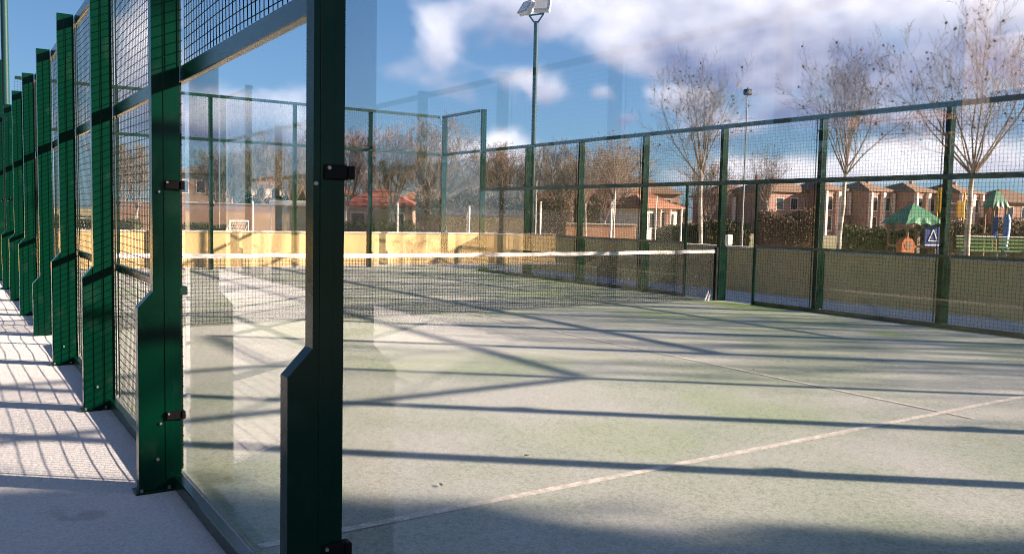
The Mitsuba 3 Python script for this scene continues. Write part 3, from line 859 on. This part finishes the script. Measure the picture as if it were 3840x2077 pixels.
for i in range(4):
    cx, cy = 85.9 + i * 4.35, 62.4 - i * 2.9
    house(cx, cy, VA + 30, 4.5, 6, 5.2, 1.1, 'm_brick', 'm_browntile', ['brick terrace house with pale pillars, leftmost of the row of four', 'brick terrace house with pale pillars, second from the left in the row', 'brick terrace house with pale pillars, third from the left in the row', 'brick terrace house with pale pillars, rightmost of the row of four'][i],
          name='terrace_house', wins=[(-1.1, 3.0, .8, 1.5), (1.2, 3.0, .8, 1.5), (-1.1, .6, .8, 1.6)], pillars=[(-2.05, 0, 5.1, .36), (.15, 0, 5.1, .5), (1.95, 2.4, 5.1, .3)], chimney=1.4, ov=.3)
house(104.5, 50.2, VA + 14, 8, 7, 4.2, 1.6, 'm_brick', 'm_browntile', 'dark brick house behind the playground at the right edge', wins=[(-2.2, 2.4, .9, 1.3), (0, 2.4, .9, 1.3), (2.2, 2.4, .9, 1.3)])


# ------------------------------------------------------------------ playground
def canopy(F, w, z0, z1, scal=8):
    """A pyramid roof with a scalloped edge."""
    n = 24
    v, f = [], []
    for ring, (rr, zz) in enumerate(((1.0, z0), (.72, z0 + (z1 - z0) * .30), (.4, z0 + (z1 - z0) * .66), (.02, z1))):
        for i in range(n):
            a = i / n * 2 * math.pi
            sq = 1 / max(abs(math.cos(a)), abs(math.sin(a)))
            drop = -.10 * (i % 2) if ring == 0 else 0
            v.append((w / 2 * rr * sq * math.cos(a), w / 2 * rr * sq * math.sin(a), zz + drop))
    for r in range(3):
        for i in range(n):
            a, b = r * n + i, r * n + (i + 1) % n
            f += [(a, b, b + n), (a, b + n, a + n)]
    return F((np.array(v), np.array(f)))


pt = thing('play_house', 'play house with a green pointed canopy, blue panel and orange tunnel', 'playground equipment')
F = rotframe(30.9, 19.2, VA + 10)
part(pt, 'canopy', canopy(F, 1.75, 1.48, 2.24), 'm_playgreen')
for sx in (-.62, .62):
    for sy in (-.6, .6):
        part(pt, 'post', F(sweep([(sx, sy, 0), (sx, sy, 1.55)], .05, 8)), 'm_wood')
part(pt, 'floor', F(soft_box((-.66, -.64, .5), (.66, .64, .58), .01)), 'm_wood')
bp = part(pt, 'side_panel', F(soft_box((.06, -.72, .52), (.76, -.66, 1.40), .05)), 'm_playblue')
part(bp, 'triangle', F(prisms([(.22, -.73, .78), (.60, -.73, .78), (.41, -.73, 1.22)], [(.60, -.73, .78), (.41, -.73, 1.22), (.22, -.73, .78)], .022, .022, 4)), 'm_white')
part(bp, 'stripe', F(soft_box((.08, -.727, .60), (.74, -.72, .64), .002)), 'm_white')
part(pt, 'side_panel', F(soft_box((.66, -.62, .10), (1.15, -.55, .86), .04)), 'm_playblue')
arch = [(-.95, .25)] + [(-.68 + .27 * math.cos(t), .62 + .27 * math.sin(t)) for t in np.linspace(math.pi, 0, 11)] + [(-.41, .25)]
tn = part(pt, 'tunnel', F(poly_prism(arch, -.80, -.45)), 'm_orange')
part(tn, 'opening', F(sweep([(-.68, -.81, .58), (-.68, -.79, .58)], .16, 14)), 'm_wood')
part(pt, 'ladder', F(join(*[sweep(np.array(s), .02, 6) for s in ([(1.25, -.6, 0), (1.2, -.5, .95)], [(.98, -.6, 0), (.93, -.5, .95)], [(.98, -.58, .25), (1.25, -.58, .25)], [(.97, -.55, .55), (1.23, -.55, .55)], [(.95, -.5, .85), (1.2, -.5, .85)])])), 'm_white')

pw = thing('play_tower', 'play tower with a small green roof and a light blue slide at the right edge', 'playground equipment')
F = rotframe(33.75, 17.45, VA + 5)
part(pw, 'canopy', canopy(F, .74, 2.22, 2.86), 'm_playgreen')
for sx in (-.26, .26):
    for sy in (-.26, .26):
        part(pw, 'post', F(sweep([(sx, sy, 0), (sx, sy, 2.25)], .045, 8)), 'm_wood')
part(pw, 'floor', F(soft_box((-.32, -.32, 1.05), (.32, .32, 1.12), .01)), 'm_wood')
part(pw, 'side_panel', F(soft_box((-.32, -.38, .9), (-.10, -.33, 1.8), .03)), 'm_playblue')
sl = np.array([(.20, -.40, 1.84), (.18, -.5, 1.62), (.08, -.62, 1.1), (-.08, -.78, .62), (-.12, -1.0, .45)])
part(pw, 'slide', F(sweep(sl, [.11, .13, .13, .12, .11], 12)), 'm_slide', smooth=50)
part(pw, 'climbing_rock', F(sweep([(.1, -2.0, 0), (.12, -2.0, .25), (.1, -2.0, .40)], [.34, .30, .10], 9)), 'm_grey', smooth=50)

pf = thing('play_climber', 'yellow and green climbing frame left of the blue slide', 'playground equipment')
F = rotframe(36.6, 20.9, VA)
for sx in (-.6, .6):
    part(pf, 'post', F(sweep([(sx, 0, 0), (sx, 0, 2.9)], .05, 8)), 'm_playyellow')
part(pf, 'yellow_panel', F(soft_box((-.62, -.06, 2.0), (-.2, 0, 3.1), .04)), 'm_playyellow')
part(pf, 'yellow_panel', F(soft_box((.25, -.06, 1.75), (.62, 0, 2.5), .04)), 'm_playyellow')
for i in range(6):
    part(pf, 'rung', F(sweep([(-.6, 0, .4 + .4 * i), (.6, 0, .4 + .4 * i)], .025, 6)), 'm_white')
for i, (x, y, L) in enumerate(((31.6, 16.9, 1.5), (32.9, 16.1, 1.3))):
    k = thing('play_bench', ['light green play bench with white rails right of the tall fence post', 'light green play bench with white rails beside the foot of the slide'][i], 'bench')
    F = rotframe(x, y, VA)
    part(k, 'seat', F(soft_box((-L / 2, -.2, .42), (L / 2, .2, .5), .02)), 'm_lightgreen')
    for q in range(3):
        part(k, 'slat', F(soft_box((-L / 2, .2, .56 + .14 * q), (L / 2, .24, .64 + .14 * q), .01)), 'm_lightgreen')
    part(k, 'rail', F(sweep([(-L / 2, .22, 1.0), (L / 2, .22, 1.0)], .025, 6)), 'm_white')
    for s in (-1, 1):
        part(k, 'leg', F(soft_box((s * L * .42 - .03, -.18, 0), (s * L * .42 + .03, .18, .415), .01)), 'm_grey')

for (x, y, m, lb) in ((35.2, 15.6, 'm_orange', 'orange spring rocker beyond the benches at the right edge'), (33.6, 15.2, 'm_playyellow', 'yellow spring rocker near the foot of the slide at the right edge')):
    k = thing('spring_rocker', lb, 'playground equipment')
    F = rotframe(x, y, VA)
    th = np.linspace(0, 8 * math.pi, 60)
    part(k, 'spring', F(sweep(np.stack([.09 * np.cos(th), .09 * np.sin(th), .02 + .42 * th / th[-1]], 1), .014, 5)), 'm_grey')
    part(k, 'body', F(poly_prism([(-.42, .46), (.30, .46), (.44, .62), (.52, .92), (.36, .98), (.26, .74), (-.10, .66), (-.40, .80), (-.52, .66)], -.05, .05)), m)
    part(k, 'handle', F(sweep([(.26, -.22, .84), (.26, .22, .84)], .02, 6)), 'm_black')
    part(k, 'seat', F(soft_box((-.26, -.13, .66), (.06, .13, .71), .015)), 'm_black')

bn = thing('litter_bin', 'small white litter bin on a post just beyond the shaded yellow wall', 'bin')
part(bn, 'bucket', soft_box((18.5, 17.5, .66), (18.74, 17.74, .98), .03), 'm_binwhite')
part(bn, 'post', sweep([(18.62, 17.62, 0), (18.62, 17.62, .66)], .03, 8), 'm_grey')
structure('neighbour_turf', sheet(-14.6, -4.7, .0, 20.05, 0.0), 'm_neighbour_turf', 'green turf of the neighbouring court, seen only reflected in the glass')
for i, yy in enumerate(np.arange(-14, 46, 7.5)):
    hedge('hedge', -15.4, float(yy) + 3.75, 90, 7.6, 1.1, 3.9, 'm_conifer', 'tall dark clipped hedge behind the neighbouring court, seen only reflected in the glass', 5200, .10, 60 + i)
    labels[list(labels)[-1]]['group'] = 'hedge plants behind the neighbouring court'
pn = thing('apartment_block', 'pale pink apartment block behind the neighbouring court, seen only reflected in the glass', 'building')
part(pn, 'wall', soft_box((-37, -16, -.02), (-25.3, 14.2, 9.6), .03), 'm_stucco')
part(pn, 'cornice', soft_box((-37.2, -16.2, 9.602), (-25.0, 14.4, 9.9), .03), 'm_cream')
for yy in np.arange(-13.5, 13, 3.2):
    for zz in (1.0, 4.0, 7.0):
        wk = part(pn, 'window', join(soft_box((-25.297, yy - .08, zz - .1), (-25.18, yy + 1.28, zz), .01), soft_box((-25.297, yy - .08, zz + 1.4), (-25.22, yy + 1.28, zz + 1.48), .01)), 'm_cream')
        part(wk, 'pane', soft_box((-25.298, yy, zz), (-25.26, yy + 1.2, zz + 1.4), .002), 'm_pane')
wg = thing('pavilion', 'low tan pavilion wing beside the pink block, seen only reflected in the glass', 'building')
part(wg, 'parapet', soft_box((-30, 14.5, 3.6), (-24.5, 17.6, 4.9), .03), 'm_pinkwall')
part(wg, 'back_wall', soft_box((-30, 14.5, -.02), (-29.6, 17.6, 3.598), .03), 'm_brownbrick')
for yy in (14.75, 17.35):
    part(wg, 'column', soft_box((-25.0, yy - .2, 0), (-24.6, yy + .2, 3.598), .02), 'm_brick')

# dry leaves lying on the turf
g = np.random.default_rng(12)
for i, (x, y, lb) in enumerate(((.93, 3.37, 'dry brown leaf on the turf closest to the dark near post'), (1.62, 3.60, 'dry brown leaf on sunny turf just above the white service line'),
                                (4.05, 1.72, 'dry brown leaf on the turf nearest the bottom right corner'), (5.1, 4.93, 'dry brown leaf farthest from the camera, beside the white centre line'))):
    t = np.linspace(-1, 1, 6)
    u, w = np.meshgrid(t, np.linspace(-1, 1, 3), indexing='ij')
    wd = .55 * (1 - np.abs(u) ** 1.6)
    v = np.stack([u * .017, w * wd * .017, .006 + .006 * w ** 2 + .004 * u ** 2 + 0 * u], -1).reshape(-1, 3)
    f = []
    for a in range(5):
        for b in range(2):
            q = a * 3 + b
            f += [(q, q + 3, q + 4), (q, q + 4, q + 1)]
    th = g.uniform(0, 6.28)
    R = np.array([[math.cos(th), -math.sin(th), 0], [math.sin(th), math.cos(th), 0], [0, 0, 1]])
    single('fallen_leaf', (v @ R.T + [x, y, 0], np.array(f)), 'm_dryleaf', lb, 'leaf', 'dry leaves scattered over the near turf')
